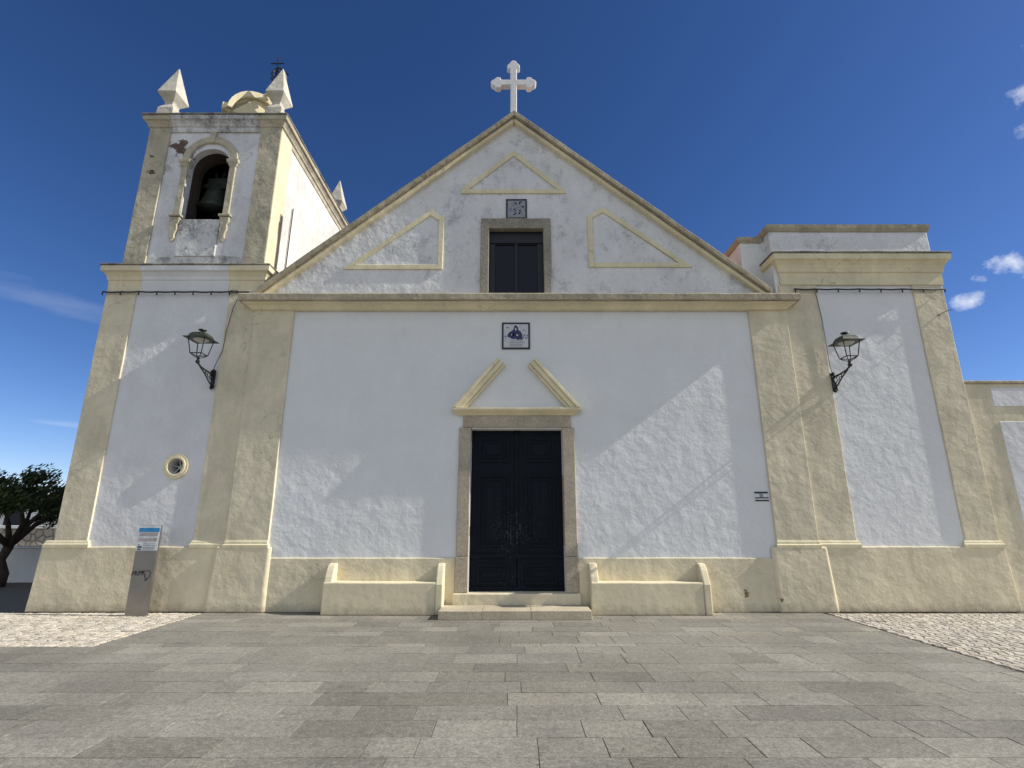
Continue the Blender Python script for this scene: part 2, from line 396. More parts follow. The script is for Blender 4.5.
# slabs: rows parallel to the church front
rnd = random.Random(11)
bm = NB(); tones = []
def slab(x0, x1, y0, y1, t):
    g = .0012 + rnd.random() * .001; x0 += g; x1 -= g; y0 += g; y1 -= g
    if x1 - x0 < .03: return
    h = rnd.uniform(-.0012, .0012); tx = rnd.uniform(-.0012, .0012); ty = rnd.uniform(-.0010, .0010); e = .0022
    top = [bm.verts.new(p) for p in ((x0 + e, y0 + e, h - tx - ty), (x1 - e, y0 + e, h + tx - ty), (x1 - e, y1 - e, h + tx + ty), (x0 + e, y1 - e, h - tx + ty))]
    bot = [bm.verts.new(p) for p in ((x0, y0, -.008), (x1, y0, -.008), (x1, y1, -.008), (x0, y1, -.008))]
    bm.faces.new(top); tones.append(t)
    for i in range(4):
        j = (i + 1) % 4; bm.faces.new([bot[i], bot[j], top[j], top[i]]); tones.append(t)
y = .06; row = 0
while y > -26:
    dY = .35 if y < -.5 else .33
    dY *= rnd.choice((1, 1, 1, .86, 1.0, 1.3))
    x = (XL if y - dY / 2 > YC else -16) if y > -14 else -16
    if y - dY < YC < y and y > YC: dY = max(.12, y - YC)
    run = rnd.uniform(-.3, .3); xx = x - rnd.uniform(0, .6)
    while xx < XR:
        L = rnd.choice((.4, .5, .6, .7, .8, .9, 1.1)) * rnd.uniform(.93, 1.07)
        a, b_ = max(xx, x), min(xx + L, XR)
        q = rnd.random()
        if q < .13: v = rnd.uniform(.275, .31)
        elif q < .29: v = rnd.uniform(.195, .22)
        else: v = rnd.gauss(.245, .016)
        v += .015 * noise.noise(Vector((xx * .4, y * .6, 3)))
        warm = rnd.uniform(0, 1)
        v *= .99; t = (v * 1.02, v * (.955 + .02 * warm), v * (.80 + .05 * warm))
        slab(a, b_, y - dY, y, t)
        xx += L
    y -= dY; row += 1
o = link('paving', bm, M['slab']); o['kind'] = 'structure'; tone(o.data, tones)

# cobbles: real irregular little limestone setts
def cobbles(name, x0, x1, y0, y1, sz, seed, off=0.0):
    r = random.Random(seed); bm = NB(); T = []
    nx = int((x1 - x0) / sz); ny = int((y1 - y0) / sz)
    def node(i, j):
        a = Vector((i * 1.37 + seed, j * 1.91, 0)); v = noise.noise_vector(a * 3.7)
        sx = .5 * (j % 2)
        ex = 1 if 0 < i < nx + 1 else .1
        return Vector((x0 + (i - .5 * 0 + sx) * sz + v.x * sz * .46 * ex, y0 + j * sz + v.y * sz * .44 * (1 if 0 < j < ny else .1), 0))
    for j in range(ny):
        for i in range(nx):
            q = [node(i, j), node(i + 1, j), node(i + 1, j + 1), node(i, j + 1)]
            if j % 2: q = [node(i, j), node(i + 1, j), node(i + 1, j + 1) , node(i, j + 1)]
            c = sum(q, Vector()) / 4
            if c.x > x1 + off or c.x < x0: continue
            pts = []
            for k in range(4):
                a, b = q[k], q[(k + 1) % 4]
                pts += [a.lerp(b, .16), a.lerp(b, .84)]
            h = r.uniform(-.004, .004); v = r.uniform(.40, .60) * (1 if r.random() > .08 else .7)
            wv = r.uniform(.0, 1)
            t = (v, v * (.895 + .03 * wv), v * (.72 + .08 * wv))
            top = [bm.verts.new(((c + (p - c) * .74).x, (c + (p - c) * .74).y, .003 + h + r.uniform(-.002, .002))) for p in pts]
            mid = [bm.verts.new(((c + (p - c) * .88).x, (c + (p - c) * .88).y, -.004 + h)) for p in pts]
            bot = [bm.verts.new(((c + (p - c) * .93).x, (c + (p - c) * .93).y, -.02)) for p in pts]
            bm.faces.new(top); T.append(t)
            for A, B in ((mid, top), (bot, mid)):
                for k in range(8):
                    bm.faces.new([A[k], A[(k + 1) % 8], B[(k + 1) % 8], B[k]]); T.append(t)
    o = link(name, bm, M['cobble']); o['kind'] = 'structure'; tone(o.data, T); return o
cobbles('cobblestones', -14.5, XL - .03, YC + .01, .05, .100, 3)
cobbles('cobblestone_paving', XR + .02, 12.5, -6.2, .05, .110, 8)

# ================================================================== CHURCH
CH = empty('church', (0, .3, 0), 'white and cream church with a pointed gable front and square bell tower', 'church')
# --- nave front wall
def nave_wall(b):
    door = rect(-.79, .97, .30, 3.30)
    plate(b, rect(-5.2, 5.48, 0, 5.93), .075, .55, [door])
    box(b, -5.2, -4.8, .55, 17, 0, 5.6); box(b, 5.0, 5.45, .55, 17, 0, 5.6)
NW = mk('nave_wall', M['white'], CH, nave_wall)
for x0, x1 in ((-4.50, -1.03), (1.20, 4.85)):
    mk('plinth', M['cream_b'], NW, lambda b: plate(b, rect(x0, x1, 0, .925), .045, .2, amp=.004, s=x0), bevel=.018)
PW = []
for i, (x0, x1) in enumerate(((-5.26, -4.46), (4.84, 5.62))):
    mk('pilaster', M['cream'], NW, lambda b: plate(b, rect(x0, x1, 1.2, 5.86), .03, .2, amp=.006, s=i + 2), bevel=.012)
    mk('pilaster_base', M['cream_c'], NW, lambda b: sweep(b, [(x0 + .02, .2), (x0 + .02, .03), (x1 - .02, .03), (x1 - .02, .2)],
        [(-.02, 1.10), (.035, 1.10), (.038, 1.15), (.018, 1.165), (.016, 1.20), (.002, 1.235), (-.02, 1.24)], .004))
    px0, px1 = ((-5.45, -4.42) if i == 0 else (4.76, 5.78))
    def pl(b, px0=px0, px1=px1, i=i):
        o = [(px0, 0), (px1, 0), (px1 - (.0 if i == 0 else .07), 1.12), (px0 + (.07 if i == 0 else 0), 1.12)]
        plate(b, o, 0, .06, amp=.008, s=i + 5, splay=.05)
    mk('pilaster_plinth', M['cream_b'], NW, pl, bevel=.03, seg=3)
# cornice over the nave front
CP = [(-.03, 5.74), (.05, 5.75), (.075, 5.78), (.12, 5.82), (.185, 5.845), (.19, 5.87), (-.03, 5.87)]
CF = [(-.03, 5.872), (.245, 5.872), (.25, 5.89), (.252, 6.00), (.235, 6.025), (-.03, 6.08)]
cp = [(-5.27, .3), (-5.27, .03), (5.56, .03), (5.56, .3)]
mk('cornice', M['cream_c'], NW, lambda b: sweep(b, cp, CP, .005, 1))
mk('cornice_coping', M['lichen'], NW, lambda b: sweep(b, cp, CF, .009, 2, .2))

# --- gable
def gz(x): return 6.02 + (10.27 - 6.02) * (1 - abs(x - .05) / 5.25)
GW = mk('gable_wall', M['white_w'], CH, lambda b: plate(b, [(-5.15, 5.94), (5.25, 5.94), (5.3, 6.07), (.05, 10.35), (-5.2, 6.07)], .075, .55, [rect(-.49, .67, 6.08, 7.63)]))
def rake(b, t0, t1, y0, y1, ext=0.0):
    ax = .05; top = 10.53; hx = 5.26 + ext; ft = 6.18 - ext * .83
    def line(off): return [(ax - hx, ft + off), (ax, top + off), (ax + hx, ft + off)]
    o, i = line(t1), line(t0)
    for (a, c) in ((0, 1), (1, 2)):
        q = [i[a], i[c], o[c], o[a]]
        plate(b, q, y0, y1, amp=.009, s=a + t0)
RK = mk('raking_coping', M['lichen'], GW, lambda b: rake(b, -.125, .0, -.12, .6), bevel=.012)
mk('raking_cornice', M['cream_c'], GW, lambda b: rake(b, -.235, -.127, -.045, .3), bevel=.03, seg=3)
# raised lime mouldings framing three panels
def loop_band(b, pts, wd, y0, y1):
    n = len(pts); P = [Vector(p) for p in pts]; inn = []
    area = sum(P[i].x * P[(i + 1) % n].y - P[(i + 1) % n].x * P[i].y for i in range(n)); sg = 1 if area > 0 else -1
    for i in range(n):
        d1 = (P[i] - P[i - 1]).normalized(); d2 = (P[(i + 1) % n] - P[i]).normalized()
        n1 = Vector((-d1.y, d1.x)) * sg; n2 = Vector((-d2.y, d2.x)) * sg
        k = (n1 + n2) / max(.25, 1 + n1.dot(n2)); inn.append(P[i] + k * wd)
    plate(b, [tuple(p) for p in P], y0, y1, [[tuple(p) for p in inn]])
for pts in ([(-1.13, 8.50), (1.18, 8.50), (1.16, 8.60), (.04, 9.60), (-1.10, 8.62)],
            [(-3.55, 6.68), (-1.46, 6.68), (-1.46, 7.93), (-1.58, 7.96), (-1.66, 8.02), (-1.72, 8.13), (-3.50, 6.74)],
            [(1.62, 6.73), (3.80, 6.73), (3.72, 6.80), (1.97, 8.17), (1.80, 8.06), (1.62, 7.95)]):
    mk('panel_moulding', M['cream_c'], GW, lambda b, pts=pts: loop_band(b, pts, .11, .045, .08), bevel=.012)
# window under the gable
def frame(b, x0, x1, z0, z1, w_, y0, y1, top=None):
    plate(b, rect(x0, x1, z0, z1), y0, y1, [rect(x0 + w_, x1 - w_, z0 + .003, z1 - (top or w_))])
mk('window_frame', M['granite_g'], GW, lambda b: plate(b, [(-.66, 5.99), (-.49, 5.99), (-.49, 7.63), (.67, 7.63), (.67, 5.99), (.83, 5.99), (.83, 7.87), (-.66, 7.87)], .02, .4, amp=.006, s=4), bevel=.012)
WN = mk('window', M['winpaint'], GW, lambda b: plate(b, rect(-.489, .669, 6.0, 7.629), .16, .22, [rect(-.36, .06, 6.22, 7.32), rect(.12, .54, 6.22, 7.32)]), bevel=.01)
mk('window_pane', M['glass'], WN, lambda b: box(b, -.37, .55, .195, .205, 6.2, 7.34))
mk('window_rail', M['winpaint'], WN, lambda b: [box(b, -.485, .665, .135, .16, 7.34, 7.39), box(b, .065, .115, .14, .18, 6.1, 7.34)], bevel=.006)
# white cross on the apex
def cross(b):
    cx, zt, za = .035, 12.02, 11.53
    r = .052
    def tre(dx, dz, cxx, czz):
        pass
    out = []
    def arm(ang):
        # trefoil end, in local (t along arm, s across)
        L = .50 if abs(math.cos(ang)) > .5 else (.60 if math.sin(ang) > 0 else 0)
        pts = []
        w = .078
        pts.append((w, -w)); 
        pts += [(L - .20, -w), (L - .21, -.11), (L - .18, -.15), (L - .11, -.15), (L - .065, -.115), (L - .05, -.09), (L + .0, -.07), (L + .03, -.03), (L + .035, 0),
                (L + .03, .03), (L + .0, .07), (L - .05, .09), (L - .065, .115), (L - .11, .15), (L - .18, .15), (L - .21, .11), (L - .20, w)]
        return pts
    seq = []
    for a in (0, math.pi / 2, math.pi):
        for t, s in arm(a):
            seq.append((cx + t * math.cos(a) - s * math.sin(a), za + t * math.sin(a) + s * math.cos(a)))
    seq += [(cx - .07, za - .07), (cx - .075, 10.30), (cx + .075, 10.30)]
    plate(b, seq, .12, .27)
mk('cross', M['crossw'], GW, cross, bevel=.018)
# roof behind
def roof(b):
    for s in (-1, 1):
        x0 = .05 + s * 5.3
        vs = [(x0, .6, 5.85), (.05, .6, 10.12), (.05, 17.2, 10.12), (x0, 17.2, 5.85)]
        top = [b.verts.new((x, y, z)) for x, y, z in vs]; bot = [b.verts.new((x, y, z - .15)) for x, y, z in vs]
        b.faces.new(top); b.faces.new(bot[::-1])
        for i in range(4): b.faces.new([bot[i], bot[(i + 1) % 4], top[(i + 1) % 4], top[i]])
    vv = [b.verts.new(p) for p in ((-5.2, 17, 5.6), (5.3, 17, 5.6), (.05, 17, 10.0))]; b.faces.new(vv)
    vv = [b.verts.new(p) for p in ((-5.2, 17, 0), (5.4, 17, 0), (5.4, 17, 5.6), (-5.2, 17, 5.6))]; b.faces.new(vv)
mk('roof', M['rooftile'], CH, roof)

# --- doorway
DF = mk('door_frame', M['granite'], CH, lambda b: [plate(b, [(-.95, 3.325), (1.14, 3.325), (1.14, 3.55), (-.95, 3.55)], .03, .35, amp=.004),
        plate(b, rect(-1.02, -.79, .95, 3.32), .03, .4, amp=.004, s=2), plate(b, rect(.97, 1.20, .95, 3.32), .03, .4, amp=.004, s=3),
        plate(b, rect(-1.03, -.795, .33, .945), .022, .4, amp=.003, s=5), plate(b, rect(.972, 1.205, .33, .945), .022, .4, amp=.003, s=6)], bevel=.012)
DR = empty('door', (0, 0, 0), None, None); DR.parent = CH; DR.location = (0, .1, .33)
for s, (x0, x1) in enumerate(((-.79, .085), (.095, .97))):
    DL = mk('door_leaf', M['door'], DR, lambda b: box(b, x0 + .002, x1 - .002, .30, .35, .335, 3.322), bevel=.004)
    for (z0, z1) in ((.44, .80), (1.10, 2.44), (2.68, 3.16)):
        def pan(b):
            a0, a1 = x0 + .14, x1 - .14
            loop_band(b, rect(a0, a1, z0, z1), .045, .272, .302)
            loop_band(b, rect(a0 + .075, a1 - .075, z0 + .075, z1 - .075), .03, .285, .302)
            if z1 - z0 > .3: box(b, a0 + .145, a1 - .145, .282, .302, z0 + .14, z1 - .14)
        # panels are pieces of the leaf itself
        if True:
            bm = NB(); pan(bm); link('door_panel', bm, M['door'], DR, bevel=.006)
mk('door_rail', M['door'], DR, lambda b: [box(b, -.785, .965, .262, .30, .90, .98), box(b, .06, .12, .255, .30, .98, 3.30), box(b, -.785, .965, .268, .30, .336, .40)], bevel=.008)
mk('door_handle', M['iron'], DR, lambda b: tube(b, [(-.02, .25, 1.50), (-.02, .215, 1.50), (-.02, .215, 1.36), (-.02, .25, 1.36)], .010))
mk('lock_plate', M['iron'], DR, lambda b: box(b, .13, .17, .285, .298, 1.40, 1.52))
mk('door_sill', M['cream_b'], CH, lambda b: plate(b, rect(-1.06, 1.23, 0, .325), -.03, .5, amp=.004), bevel=.02)
def step(b):
    for x0, x1 in ((-1.22, -.50), (-.497, .31), (.313, 1.32)):
        plate(b, rect(x0, x1, .0, .138 + .004 * (x0 > 0)), -.66, -.035, amp=.004, s=x0)
mk('step', M['stepst'], CH, step, bevel=.009)
# broken pediment over the door
HD = mk('door_pediment', M['cream_c'], CH, lambda b: sweep(b, [(-1.02, .1), (-1.02, .075), (1.19, .075), (1.19, .1)],
        [(-.02, 3.555), (.035, 3.555), (.05, 3.575), (.10, 3.61), (.145, 3.645), (.155, 3.66), (.155, 3.695), (-.02, 3.715)], .003), bevel=.004)
for s in (-1, 1):
    def pr(b, s=s):
        cx = .09; p0 = Vector((cx + s * 1.24, 3.70)); p1 = Vector((cx + s * .38, 4.70)); d = (p1 - p0).normalized(); nn = Vector((-d.y, d.x)) * (s)
        if nn.y > 0: nn = -nn
        for (a, c, yy) in ((0, .06, -.09), (.061, .15, -.055), (.151, .205, -.01)):
            q = [p0 + nn * a, p1 + nn * a, p1 + nn * c, p0 + nn * c]
            q[0].x = q[0].x; 
            # cut the foot level with the hood top
            def lev(p): t = (3.70 - p.y) / d.y; return p + d * t
            q[0] = lev(q[0]); q[3] = lev(q[3])
            plate(b, [tuple(v) for v in q], yy, .09)
    mk('raking_piece', M['cream_c'], HD, pr, bevel=.006)

# --- bell tower
TX0, TX1, TY = -8.40, -5.22, .10
BX0, BX1 = -8.20, -5.24
BT = mk('bell_tower', M['white_tl'], CH, lambda b: [box(b, TX0 + .02, TX1, .40, 4.75, 0, 6.75), plate(b, rect(TX0 + .02, TX1, 0, 6.75), TY, .401, [[(-6.40 + .16 * math.cos(2 * math.pi * i / 32), 2.58 + .16 * math.sin(2 * math.pi * i / 32)) for i in range(32)]])])
for x0, x1 in ((-8.42, -7.80), (-5.86, -5.25)):
    mk('pilaster', M['cream'], BT, lambda b: plate(b, rect(x0, x1, 1.15, 6.22), .068, .3, amp=.006, s=x0), bevel=.012)
    mk('pilaster_base', M['cream_c'], BT, lambda b: sweep(b, [(x0 - (.12 if x0 < -8 else .01), .3), (x0 - (.12 if x0 < -8 else .01), .068), (x1 + .02, .068), (x1 + .02, .3)],
        [(-.02, 1.10), (.035, 1.10), (.038, 1.16), (.02, 1.175), (.016, 1.20), (.002, 1.23), (-.02, 1.235)], .004))
def tpl(b):
    plate(b, [(-8.67, 0), (-5.30, 0), (-5.30, 1.12), (-8.60, 1.12)], .055, .3, amp=.008, s=2)
    box(b, -8.62, -8.3, .29, 4.8, 0, 1.10)
mk('plinth', M['cream_b'], BT, tpl, bevel=.022, seg=3)
LC = [(-.03, 6.20), (.02, 6.20), (.03, 6.42), (.05, 6.44), (.06, 6.51), (.10, 6.58), (.15, 6.61), (.155, 6.71), (.145, 6.74), (-.03, 6.79)]
def wrap(x0, x1, y0, y1): return [(x0, y1), (x0, y0), (x1, y0), (x1, y1)]
mk('cornice', M['cream_c'], BT, lambda b: sweep(b, wrap(TX0, TX1 + .02, TY, 4.7), LC, .006, 3))
mk('frieze', M['white_tl'], BT, lambda b: sweep(b, [(-7.72, TY - .008), (-5.90, TY - .008)], [(-.02, 6.19), (.022, 6.19), (.032, 6.42), (.052, 6.44), (.062, 6.51), (.102, 6.58), (.152, 6.61), (.158, 6.705), (-.02, 6.71)], .005, 3), bevel=.003)
mk('cornice_coping', M['lichen_d'], BT, lambda b: sweep(b, wrap(TX0, TX1 + .02, TY, 4.7), [(-.1, 6.75), (.165, 6.722), (.172, 6.745), (.15, 6.77), (-.1, 6.82)], .010, 6, .15))
# belfry
def arch(cx, hw, z0, zs, n=14):
    return [(cx - hw, z0), (cx + hw, z0), (cx + hw, zs)] + [(cx + hw * math.cos(math.pi * i / n), zs + hw * math.sin(math.pi * i / n)) for i in range(1, n)] + [(cx - hw, zs)]
ACX, AHW, AZ0, AZS = -6.74, .46, 7.88, 9.22
BZ0, BZ1 = 6.72, 10.38
BF = mk('belfry_wall', M['white_t'], BT, lambda b: [plate(b, rect(BX0, BX1, BZ0, BZ1), TY, .26, [arch(ACX, AHW, AZ0, AZS)]),
        box(b, BX0, BX0 + .45, .26, 4.3, BZ0, BZ1), plate(b, rect(BX0, BX1, BZ0, BZ1), 4.3, 4.72, [])])
mk('belfry_side_wall', M['side'], BT, lambda b: box(b, BX1 - .45, BX1 + .002, .261, 4.299, BZ0, BZ1))
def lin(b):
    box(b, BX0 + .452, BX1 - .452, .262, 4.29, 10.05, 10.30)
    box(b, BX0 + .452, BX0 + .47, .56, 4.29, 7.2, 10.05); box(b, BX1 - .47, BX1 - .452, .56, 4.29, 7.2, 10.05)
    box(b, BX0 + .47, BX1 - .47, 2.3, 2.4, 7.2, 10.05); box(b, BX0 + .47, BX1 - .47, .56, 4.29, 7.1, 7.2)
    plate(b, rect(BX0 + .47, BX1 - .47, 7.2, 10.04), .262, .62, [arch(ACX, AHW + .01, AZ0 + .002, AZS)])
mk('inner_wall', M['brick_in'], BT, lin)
for x0, x1 in ((BX0 - .02, BX0 + .46), (BX1 - .46, BX1 + .02)):
    mk('belfry_pilaster', M['cream_t'], BT, lambda b: plate(b, rect(x0, x1, BZ0, BZ1), TY - .035, TY + .1, amp=.008, s=x0), bevel=.014)
for y0, y1 in ((TY - .02, .62), (4.2, 4.74)):
    mk('belfry_pilaster', M['cream_c'], BT, lambda b: box(b, BX1 - .1, BX1 + .025, y0, y1, BZ0, BZ1), bevel=.01)
UC = [(-.03, 10.10), (.01, 10.10), (.02, 10.20), (.045, 10.22), (.06, 10.27), (.10, 10.33), (.135, 10.35), (.145, 10.44), (-.03, 10.46)]
mk('upper_cornice', M['cream_t'], BT, lambda b: sweep(b, wrap(BX0, BX1 + .01, TY - .02, 4.72), UC, .007, 7))
mk('upper_frieze', M['white_sill'], BT, lambda b: sweep(b, [(BX0 + .50, TY - .028), (BX1 - .50, TY - .028)], UC[:-2] + [(.147, 10.435), (-.03, 10.44)], .006, 7))
mk('upper_coping', M['lichen_d'], BT, lambda b: sweep(b, wrap(BX0, BX1 + .01, TY - .02, 4.72), [(-.35, 10.455), (.16, 10.443), (.168, 10.475), (.15, 10.50), (-.35, 10.53)], .012, 9, .14))
mk('belfry_roof', M['lichen_d'], BT, lambda b: box(b, BX0 + .05, BX1 - .05, .2, 4.6, 10.38, 10.50))
# stone surround of the bell opening
SR = mk('bell_opening_frame', M['cream_t'], BT, lambda b: [
    plate(b, [(ACX + r * math.cos(a), AZS + .13 + r * math.sin(a)) for r, aa in ((.462, 0), ) for a in [math.pi * i / 16 for i in range(17)]] +
             [(ACX + .62 * math.cos(a), AZS + .13 + .62 * math.sin(a)) for a in [math.pi * i / 16 for i in range(16, -1, -1)]], TY - .05, TY + .05),
    plate(b, rect(ACX - .60, ACX - .462, AZ0, AZS), TY - .04, TY + .1, amp=.005), plate(b, rect(ACX + .462, ACX + .60, AZ0, AZS), TY - .04, TY + .1, amp=.005, s=3)], bevel=.012)
for s in (-1, 1):
    xa = ACX + s * .535
    mk('capital', M['cream_t'], SR, lambda b: sweep(b, wrap(xa - .075, xa + .075, TY - .045, TY + .08), [(-.03, AZS - .04), (.01, AZS - .02), (.02, AZS + .02), (.05, AZS + .06), (.055, AZS + .13), (-.03, AZS + .135)], .004), bevel=.006)
    mk('bracket', M['cream_t'], SR, lambda b: [plate(b, [(xa - .10, 7.92), (xa + .10, 7.92), (xa + .10, 7.80), (xa + .07, 7.74), (xa + .085, 7.62), (xa + .05, 7.50), (xa + .06, 7.42), (xa + .0, 7.34), (xa - .06, 7.42), (xa - .05, 7.50), (xa - .085, 7.62), (xa - .07, 7.74), (xa - .10, 7.80)], TY - .06, TY + .05),
                                              box(b, xa - .13, xa + .13, TY - .085, TY + .05, 7.93, 7.985)], bevel=.012)
mk('keystone', M['cream_t'], SR, lambda b: plate(b, [(ACX - .05, 9.80), (ACX + .05, 9.80), (ACX + .07, 10.09), (ACX - .07, 10.09)], TY - .065, TY + .05), bevel=.01)
mk('opening_apron', M['white_sill'], BT, lambda b: plate(b, rect(ACX - .43, ACX + .43, 7.0, 7.875), TY - .03, TY + .05, amp=.01), bevel=.012)
# pinnacles
def pinnacle(cx, cy, z0=10.50, hx=.215, hy=.22):
    def f(b):
        rows = [(hx - .02, hy - .02, z0), (hx - .03, hy - .03, z0 + .25), (hx - .12, hy - .11, z0 + .40), (hx - .11, hy - .10, z0 + .46), (hx + .0, hy + .03, z0 + .63), (hx + .0, hy + .03, z0 + .66), (.012, .012, z0 + 1.50)]
        rings = [[b.verts.new((cx + sx * a, cy + sy * c, z)) for sx, sy in ((-1, -1), (1, -1), (1, 1), (-1, 1))] for a, c, z in rows]
        for p, q in zip(rings, rings[1:]):
            for i in range(4): b.faces.new([p[i], p[(i + 1) % 4], q[(i + 1) % 4], q[i]])
        b.faces.new(rings[0]); b.faces.new(rings[-1])
    mk('pinnacle', M['pin'], BT, f, bevel=.012)
pinnacle(-7.94, .22); pinnacle(-5.46, .22); pinnacle(-5.46, 4.45); pinnacle(-7.94, 4.45)
# curved gable fragment and rubble on the tower top
def curved(b):
    pts = []; n = 12
    for i in range(n + 1):
        a = math.pi * (.98 - .80 * i / n); pts.append((.42 * math.cos(a) * 1.15, .52 * math.sin(a)))
    lo = [(-.62, 0), (-.62, .16), (-.50, .18)]
    seq = [(.55, 0)] + [(.50, .1)] + pts[::-1] + lo[::-1]
    vs = []
    plate(b, seq, 0, .30)
    loop = [(p[0] * 1.0, p[1]) for p in pts]
    ring = [(p[0] * 1.10, p[1] * 1.12 + .01) for p in pts] + [(p[0] * .90, p[1] * .86) for p in pts[::-1]]
    plate(b, ring, -.07, .0)
    rot = Matrix.Rotation(R(28), 4, 'Z')
    bmesh.ops.transform(b, matrix=Matrix.Translation((-6.08, .45, 10.80)) @ rot @ Matrix.Scale(1.15, 4), verts=b.verts)
    box(b, -6.80, -5.7, .32, .9, 10.48, 10.81); box(b, -6.95, -6.81, .4, .8, 10.48, 10.70); tube(b, [(-5.72, .40, 11.35), (-5.80, .38, 11.44), (-5.90, .38, 11.40), (-5.90, .38, 11.30), (-5.83, .38, 11.28)], .05)
mk('curved_gable', M['cream_c'], BT, curved, bevel=.012)
def rub(b):
    for i in range(9):
        x = -6.95 + .32 * (i / 8) + rnd.uniform(-.03, .03); y_ = .12 + rnd.uniform(0, .2); s = rnd.uniform(.04, .08)
        bmesh.ops.create_icosphere(b, subdivisions=1, radius=s, matrix=Matrix.Translation((x, y_, 10.50 + s * 1.1)) @ Matrix.Diagonal((1.3, 1, .8, 1)))
    box(b, -6.93, -6.62, .10, .34, 10.50, 10.59)
mk('coping_rubble', M['lichen_d'], BT, rub)
# slim dark upright rod on the sunny side wall
mk('thin_dark_rod', M['cable'], BT, lambda b: tube(b, [(BX1 + .03, 1.00, 6.7), (BX1 + .035, 1.02, 8.75)], .013))
# iron cross with scrolls
def icx(b):
    cx, cy, z0 = -6.02, .95, 10.5
    tube(b, [(cx, cy, z0), (cx, cy, 13.12)], .018)
    tube(b, [(cx - .17, cy, 12.93), (cx + .17, cy, 12.93)], .016)
    for a in range(4):
        pts = []
        for i in range(22):
            t = i / 21; ang = a * math.pi / 2 + .4 + t * 4.4; r = .25 * (1 - t * .75)
            pts.append((cx + .10 + r * math.cos(ang) * .75, cy + (.12 * math.sin(ang + a)), 12.52 + r * math.sin(ang) * 1.1))
        tube(b, pts, .024)
    for k in range(3): tube(b, [(cx + .14 * math.cos(k * 2.1), cy + .14 * math.sin(k * 2.1), z0 + .6), (cx, cy, z0 + 1.4)], .015)
    lathe(b, (cx, cy, 12.72), [(.01, -.06), (.06, 0), (.01, .06)], 10)
mk('iron_cross', M['iron'], BT, icx)
mk('cross_pedestal', M['cream_t'], BT, lambda b: [box(b, -6.25, -5.87, .76, 1.14, 10.49, 11.55)], bevel=.03)
# oculus
OC = (-6.40, 2.58)
def ring(b, r0, r1, y0, y1, n=36, sx=1, sz=1):
    plate(b, [(OC[0] + r1 * sx * math.cos(2 * math.pi * i / n), OC[1] + r1 * sz * math.sin(2 * math.pi * i / n)) for i in range(n)], y0, y1,
          [[(OC[0] + r0 * sx * math.cos(2 * math.pi * i / n), OC[1] + r0 * sz * math.sin(2 * math.pi * i / n)) for i in range(n)]])
OO = mk('oculus', M['cream_c'], BT, lambda b: [ring(b, .150, .235, .062, .13), ring(b, .150, .190, .045, .07)], bevel=.012, seg=3)
def disc(b, r, y0, y1, n=32):
    plate(b, [(OC[0] + r * math.cos(2 * math.pi * i / n), OC[1] + r * math.sin(2 * math.pi * i / n)) for i in range(n)], y0, y1)
mk('oculus_pane', M['dark'], OO, lambda b: disc(b, .159, .36, .39))
def grille(b):
    c = Vector((OC[0], .25, OC[1]))
    def P(a, r): return (c.x + r * math.cos(a), c.y, c.z + r * math.sin(a))
    for a0, a1 in ((1.9, 4.9), (.9, 3.9), (.6, 5.1), (2.9, 5.9)):
        tube(b, [P(a0, .17), P(a1, .17)], .013)
mk('oculus_bars', M['signwhite'], OO, grille)

# --- side chapel on the right
AX0, AX1 = 5.50, 8.96
AN = mk('side_chapel', M['white'], CH, lambda b: [box(b, AX0, AX1 - .01, .10, 6.2, 0, 6.9)])
for x0, x1 in ((5.55, 6.34), (8.33, 8.97)):
    mk('pilaster', M['cream'], AN, lambda b: plate(b, rect(x0, x1, 1.15, 6.34), .072, .3, amp=.006, s=x0), bevel=.012)
    mk('pilaster_base', M['cream_c'], AN, lambda b: sweep(b, [(x0 - .02, .3), (x0 - .02, .072), (x1 + .02, .072), (x1 + .02, .3)],
        [(-.02, 1.10), (.035, 1.10), (.038, 1.16), (.02, 1.175), (.016, 1.20), (.002, 1.23), (-.02, 1.235)], .004))
mk('plinth', M['cream_b'], AN, lambda b: [plate(b, [(5.6, 0), (9.07, 0), (9.02, 1.12), (5.6, 1.12)], .052, .3, amp=.006, s=9), box(b, 8.8, 9.0, .3, 6.2, 0, 1.11)], bevel=.02, seg=3)
AC = [(-.03, 6.33), (.025, 6.33), (.03, 6.59), (.055, 6.61), (.06, 6.67), (.085, 6.75), (.13, 6.82), (.17, 6.85), (.175, 6.97), (-.03, 7.01)]
mk('cornice', M['cream_c'], AN, lambda b: sweep(b, wrap(5.62, AX1 + .01, .08, 6.1), AC, .005, 12))
mk('cornice_coping', M['lichen_d'], AN, lambda b: sweep(b, wrap(5.62, AX1 + .01, .08, 6.1), [(-.2, 6.99), (.185, 6.975), (.19, 7.005), (.17, 7.03), (-.2, 7.08)], .010, 13, .15))
def par(b):
    box(b, 5.60, 9.05, .25, .70, 6.8, 7.70); box(b, 8.70, 9.05, .70, 6.1, 6.8, 7.70)
    box(b, 5.06, 5.70, .5, .69, 6.0, 7.58)
mk('parapet', M['white_w'], AN, par, bevel=.015)
def parc(b):
    sweep(b, [(5.60, .95), (5.60, .25), (9.05, .25), (9.05, 6.1)], [(-.1, 7.66), (.02, 7.67), (.045, 7.75), (.05, 7.83), (-.1, 7.87)], .006, 14)
    sweep(b, [(5.06, 1.3), (5.06, .5), (5.54, .5)], [(-.1, 7.53), (.02, 7.54), (.045, 7.60), (.05, 7.67), (-.1, 7.70)], .006, 15)
mk('parapet_coping', M['lichen'], AN, parc)
mk('parapet_end', M['white_w'], AN, lambda b: box(b, 5.07, 5.4, .691, 1.3, 6.0, 7.54))

